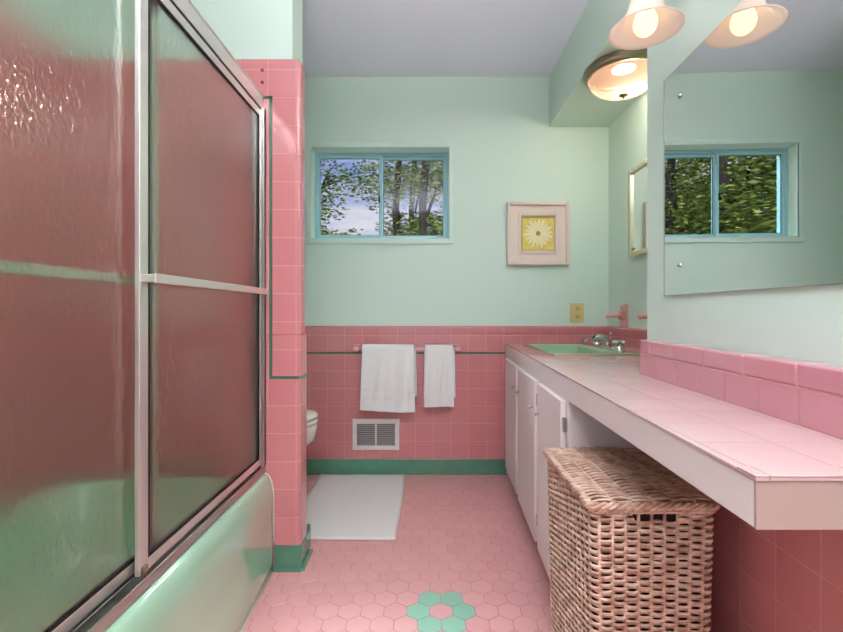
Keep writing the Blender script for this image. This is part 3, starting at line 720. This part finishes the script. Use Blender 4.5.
bm = B(); frame_boxes(bm, ax0-.0, ax1+.0, az0, az1, .003, D-.0275, D-.0255); link('gold_edge', bm, M['gold'], pc)

# outlet
ol = thing('wall_outlet', (.90, D, .97), 'ivory electrical outlet on the back wall above the sink', 'outlet')
ox0, ox1, oz0, oz1 = .860, .942, .913, 1.030
bm = B(); box(bm, ox0, ox1, D-.006, D-.0005, oz0, oz1); link('cover_plate', bm, M['ivory'], ol, bevel=.003)
for zc in (.948, .996):
    bm = B(); lathe(bm, [(.0165, 0), (.0165, -.0025), (.0005, -.003)], (.901, D-.0058, zc), 'Y', 24); s_ = link('socket', bm, P('ivory_socket', srgb(200, 178, 116), .35), ol)
    bm = B()
    for dx in (-.006, .006): box(bm, .901+dx-.001, .901+dx+.001, D-.0096, D-.0086, zc-.004, zc+.005)
    g = link('slots', bm, M['black']); g.parent = s_; g.matrix_parent_inverse = s_.matrix_world.inverted()
bm = B(); lathe(bm, [(.003, 0), (.003, -.0015), (.0003, -.002)], (.901, D-.006, .972), 'Y', 10); link('screw', bm, M['alu'], ol)

# pink ceramic arms beside the sink
for hy, lab in ((2.50, 'pink ceramic wall bracket with a projecting arm, in the corner beyond the faucet'), (2.115, 'pink ceramic bracket arm half hidden by the edge of the mirror wall')):
    h = thing('ceramic_bracket', (XR, hy, .96), lab, 'bracket')
    z = .958
    bm = B(); box(bm, XR-.012, XR, hy-.045, hy+.045, z-.064, z+.062); box(bm, XR-.030, XR-.012, hy-.020, hy+.020, z-.024, z+.024); link('plate', bm, M['pink'], h, bevel=.004)
    bm = B(); tube(bm, [(XR-.028, hy, z), (XR-.060, hy, z), (XR-.104, hy, z), (XR-.108, hy, z)], .012, 14, rr=[.013, .011, .013, .009]); link('arm', bm, M['pink'], h, smooth=True)

# bath mat
bm = B(); nx, ny = 30, 46; g_ = []
for j in range(ny+1):
    row = []
    for i in range(nx+1):
        u, v = i/nx, j/ny; x = -.643+.504*u+.006*math.sin(v*3); y = 1.931+.765*v
        x += .008*v*(-1 if False else 0)
        z = .009+.0015*mnoise.noise(Vector((u*5, v*7, 2)))+(.004*max(0, math.sin(u*2.5+1)) if v < .03 else 0)
        row.append(bm.verts.new((x, y, z)))
    g_.append(row)
for a, b_ in zip(g_, g_[1:]):
    for i in range(nx): bm.faces.new((a[i], a[i+1], b_[i+1], b_[i]))
o = link('bath_mat', bm, M['mat'], smooth=True); so = o.modifiers.new('s', 'SOLIDIFY'); so.thickness = .008; so.offset = -1
tag(o, 'white rectangular bath mat lying on the pink floor beside the toilet', 'bath mat')

# ------------------------------------------------------------------ wicker hamper
HX0, HX1, HY0, HY1, HZ = .337, .616, .945, 1.330, .578
hp = thing('laundry_hamper', ((HX0+HX1)/2, (HY0+HY1)/2, 0), 'rectangular woven wicker laundry hamper with lid tucked under the counter', 'hamper')
def perim(x0, x1, y0, y1, r, s):
    """point and outward normal at arc length s of a rounded rectangle"""
    Lx, Ly = x1-x0-2*r, y1-y0-2*r; q = PI/2*r; tot = 2*(Lx+Ly)+4*q; s %= tot
    for (sx_, sy_, dx, dy, L_, nx_, ny_, cx, cy, a0) in ((x0+r, y0, 1, 0, Lx, 0, -1, x1-r, y0+r, -PI/2), (x1, y0+r, 0, 1, Ly, 1, 0, x1-r, y1-r, 0), (x1-r, y1, -1, 0, Lx, 0, 1, x0+r, y1-r, PI/2), (x0, y1-r, 0, -1, Ly, -1, 0, x0+r, y0+r, PI)):
        if s < L_: return (sx_+dx*s, sy_+dy*s, nx_, ny_)
        s -= L_
        if s < q:
            a = a0+s/r; return (cx+r*math.cos(a), cy+r*math.sin(a), math.cos(a), math.sin(a))
        s -= q
    return (x0+r, y0, 0, -1)
def ptot(x0, x1, y0, y1, r): return 2*(x1-x0-2*r+y1-y0-2*r)+2*PI*r
def flat_tube(bm, rings_c, n, closed=True):
    vs = [[bm.verts.new(p) for p in r] for r in rings_c]; m_ = len(vs)
    for a in range(m_ if closed else m_-1):
        A, C = vs[a], vs[(a+1) % m_]
        for k in range(n): bm.faces.new((A[k], A[(k+1)%n], C[(k+1)%n], C[k]))
def side_inset(z): return .010+.012*(1-z/HZ)   # body tapers slightly to the floor
NST = 44; PITCH = .0078; rad = .0040
bm = B(); zrow = .012; j = 0
hx = ((637-428)*HY0/452, (678.5-428)*HY0/452)
while zrow < HZ-.022:
    ins = side_inset(zrow); a = (HX0+ins, HX1-ins, HY0+ins, HY1-ins, .014); T = ptot(*a)
    nper = NST*5; rings_c = []; ph = PI*(j % 2)
    handle = HZ-.040 < zrow < HZ-.020
    for i in range(nper):
        s = T*i/nper; x, y, nx_, ny_ = perim(*a, s)
        off = .0042*math.sin(PI*NST*i/nper+ph)
        jz = .0007*math.sin(i*.37+j*1.7)
        c = Vector((x+nx_*off, y+ny_*off, zrow+jz)); nv = Vector((nx_, ny_, 0))
        if handle and ny_ < -.9 and hx[0] < x < hx[1]:
            rings_c.append(None); continue
        rings_c.append([c+nv*(rad*.62*math.cos(t))+Vector((0, 0, rad*1.02*math.sin(t))) for t in [2*PI*k/6 for k in range(6)]])
    if any(r is None for r in rings_c):
        k0 = max(i for i, r in enumerate(rings_c) if r is None)
        seq = [r for r in rings_c[k0+1:]+rings_c[:k0] if r is not None]
        flat_tube(bm, seq, 6, False)
    else: flat_tube(bm, rings_c, 6, True)
    zrow += PITCH; j += 1
for i in range(NST):   # uprights
    pts = []
    for z in (.005, .2, .4, HZ-.02):
        ins = side_inset(z); a = (HX0+ins, HX1-ins, HY0+ins, HY1-ins, .014); x, y, nx_, ny_ = perim(*a, ptot(*a)*(i+.0)/NST)
        pts.append((x, y, z))
    tube(bm, pts, .0036, 6)
link('woven_body', bm, M['wicker'], hp, smooth=True)
bm = B()   # dark inner box, coloured as the shade seen through the weave
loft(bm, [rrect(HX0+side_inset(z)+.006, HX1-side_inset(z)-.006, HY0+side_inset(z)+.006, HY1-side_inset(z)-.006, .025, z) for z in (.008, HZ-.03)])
link('inner_shade', bm, P('dark_hamper_inside', srgb(46, 26, 20), .9), hp)
def braid(bm, x0, x1, y0, y1, r, z, rb, rs, turns, strands=3):
    T = ptot(x0, x1, y0, y1, r); n = turns*10
    for s_ in range(strands):
        rc = []
        for i in range(n):
            x, y, nx_, ny_ = perim(x0, x1, y0, y1, r, T*i/n); a = 2*PI*turns*i/n+2*PI*s_/strands
            c = Vector((x+nx_*rb*math.cos(a), y+ny_*rb*math.cos(a), z+rb*math.sin(a))); nv = Vector((nx_, ny_, 0))
            rc.append([c+nv*(rs*math.cos(t))+Vector((0, 0, rs*math.sin(t))) for t in [2*PI*k/6 for k in range(6)]])
        flat_tube(bm, rc, 6, True)
bm = B(); braid(bm, HX0+.008, HX1-.008, HY0+.008, HY1-.008, .014, HZ-.0175, .0032, .0036, 34); link('top_border', bm, M['wicker'], hp, smooth=True)
bm = B(); braid(bm, HX0+.004, HX1-.004, HY0+.004, HY1-.004, .014, HZ-.006, .0046, .0044, 24)
# lid weave: ribs run front to back, strands run across
y = HY0+.012; j = 0; nr = 6
while y < HY1-.010:
    rc = []; n = 44
    for i in range(n+1):
        u = i/n; x = HX0+.008+(HX1-HX0-.016)*u
        z = HZ-.002+.0038*math.sin(PI*nr*u+PI*(j % 2))+.004*math.sin(PI*u)
        c = Vector((x, y+.0045*math.sin(PI*nr*u*.5+j*.2), z))
        rc.append([c+Vector((0, .0040*math.cos(t), .0030*math.sin(t))) for t in [2*PI*k/6 for k in range(6)]])
    flat_tube(bm, rc, 6, False); y += .0082; j += 1
for k in range(nr-1+2):
    u = k/nr; x = HX0+.008+(HX1-HX0-.016)*u
    tube(bm, [(x, HY0+.008, HZ-.001+.004*math.sin(PI*u)), (x, HY1-.008, HZ-.001+.004*math.sin(PI*u))], .0034, 6)
link('lid', bm, M['wicker'], hp, smooth=True)

# ------------------------------------------------------------------ garden outside the window
bm = B(); box(bm, -30, 20, D+.4, 50, -1.2, -1.0); tag(link('lawn', bm, M['grass']), 'green ground outside behind the window', 'ground'); bpy.data.objects['lawn']['kind'] = 'structure'
def leaf_cloud(bm, c, r, n, size, flat=.8):
    for _ in range(n):
        d = Vector((random.gauss(0, 1), random.gauss(0, 1), random.gauss(0, 1))).normalized()*(random.random()**.45)
        p = Vector(c)+Vector((d.x*r, d.y*r, d.z*r*flat)); s = size*random.uniform(.6, 1.3)
        q = Matrix.Rotation(random.uniform(0, 6.28), 3, 'Z') @ Matrix.Rotation(random.uniform(-1.2, 1.2), 3, 'X')
        vs = [bm.verts.new(p+q @ Vector(v)) for v in ((-s, 0, 0), (0, -s*.45, .1*s), (s, 0, 0), (0, s*.45, .1*s))]
        bm.faces.new(vs).material_index = random.choice((0, 0, 1, 2))
LEAVES = [M['leaf_a'], M['leaf_b'], M['leaf_c']]
def tree(x, y, r, h, clouds, label, lean=(0, 0), size=.06, crown=True):
    t = thing('tree', (x, y, -1.0), label, 'tree', 'trees behind the window')
    bm = B(); pts = []
    for k in range(9):
        f = k/8; pts.append((x+lean[0]*f+.08*math.sin(k*1.3+x), y+lean[1]*f, -1.0+h*f))
    tube(bm, pts, r, 10, rr=[r*(1-.55*k/8) for k in range(9)])
    for cx, cy, cz, cr, n in clouds:
        f = min(.95, max(.2, (cz+.6)/h)); b0 = Vector((x+lean[0]*f, y+lean[1]*f, -1.0+h*f-.25))
        mid = (b0+Vector((cx, cy, cz)))/2+Vector((0, 0, .12)); tube(bm, [b0, mid, (cx, cy, cz)], .03, 6, rr=[r*.35, r*.22, r*.1])
        for _ in range(4):
            e = Vector((cx, cy, cz))+Vector((random.uniform(-1, 1), random.uniform(-1, 1), random.uniform(-.8, .9)))*cr*.8
            tube(bm, [mid, (mid+e)/2+Vector((0, 0, .08)), e], .01, 5, rr=[r*.16, r*.1, r*.04])
    link('trunk', bm, M['bark'], t, smooth=True)
    bm = B()
    for cx, cy, cz, cr, n in clouds: leaf_cloud(bm, (cx, cy, cz), cr, n, size)
    link('foliage', bm, LEAVES, t, recalc=False)
    return t
rnd = random.uniform
# three slender trunks seen through the right pane
tree(-.50, 8.0, .085, 7.5, [(-.75, 8.2, 3.3, .7, 1500), (-.5, 8.3, 2.4, .5, 900), (-.6, 8, 4.4, .9, 600)], 'slender tree with the leftmost trunk in the right window pane', (.0, .2), .045)
tree(-.22, 9.0, .075, 8, [(-.1, 9.2, 3.6, .6, 1000), (-.2, 9.3, 2.6, .5, 800)], 'thin tree with the middle trunk in the right window pane', (-.08, .2), .045)
tree(.02, 7.4, .095, 7.5, [(.25, 7.8, 2.3, .55, 1700), (.3, 7.6, 3.2, .6, 1500), (0, 7.8, 4.0, .7, 500)], 'tree with the thickest trunk in the right window pane', (-.08, .1), .045)
tree(-2.15, 7.6, .10, 6, [(-1.95, 7.5, 1.95, .55, 750), (-1.75, 7.8, 2.9, .5, 420), (-2.3, 7.8, 3.4, .8, 900), (-2.6, 7.5, 2.5, .8, 1500), (-1.45, 7.9, 3.3, .35, 170)], 'leafy tree at the left edge of the left window pane', (-.1, 0), .045)
tree(-3.3, 7.0, .16, 5.5, [(-3.0, 6.8, 2.2, .9, 2600), (-3.6, 7.2, 3.1, 1.0, 2600), (-3.0, 7.4, 1.6, .8, 1600)], 'leaning leafy tree seen only in the big mirror', (.9, 0), .06)
tree(-4.6, 7.4, .13, 6, [(-4.6, 7.0, 2.4, 1.0, 3000), (-4.2, 7.6, 3.4, .9, 2000), (-4.9, 7.0, 1.5, .9, 1800), (-5.6, 7.2, 2.6, 1.1, 2600)], 'dense leafy tree seen in the far window pane of the mirror', (0, 0), .06)
tree(-2.5, 12.5, .14, 5, [(-3.2, 12.5, 2.6, 1.0, 1400), (-4.4, 12.8, 3.6, 1.6, 3600), (-6.2, 12.8, 3.4, 1.8, 4200), (-5.6, 12.8, 5.2, 1.6, 2600)], 'distant broad tree behind the others on the left', (-1, 0), .09)
# hedge whose top shows along the bottom of the panes
bm = B()
for k in range(16): leaf_cloud(bm, (-4.6+k*.42, 13+rnd(-.3, .3), 2.70+rnd(-.12, .18)), .62, 420, .07)
tag(link('hedge', bm, LEAVES, recalc=False), 'low green hedge line along the bottom of the window view', 'hedge')
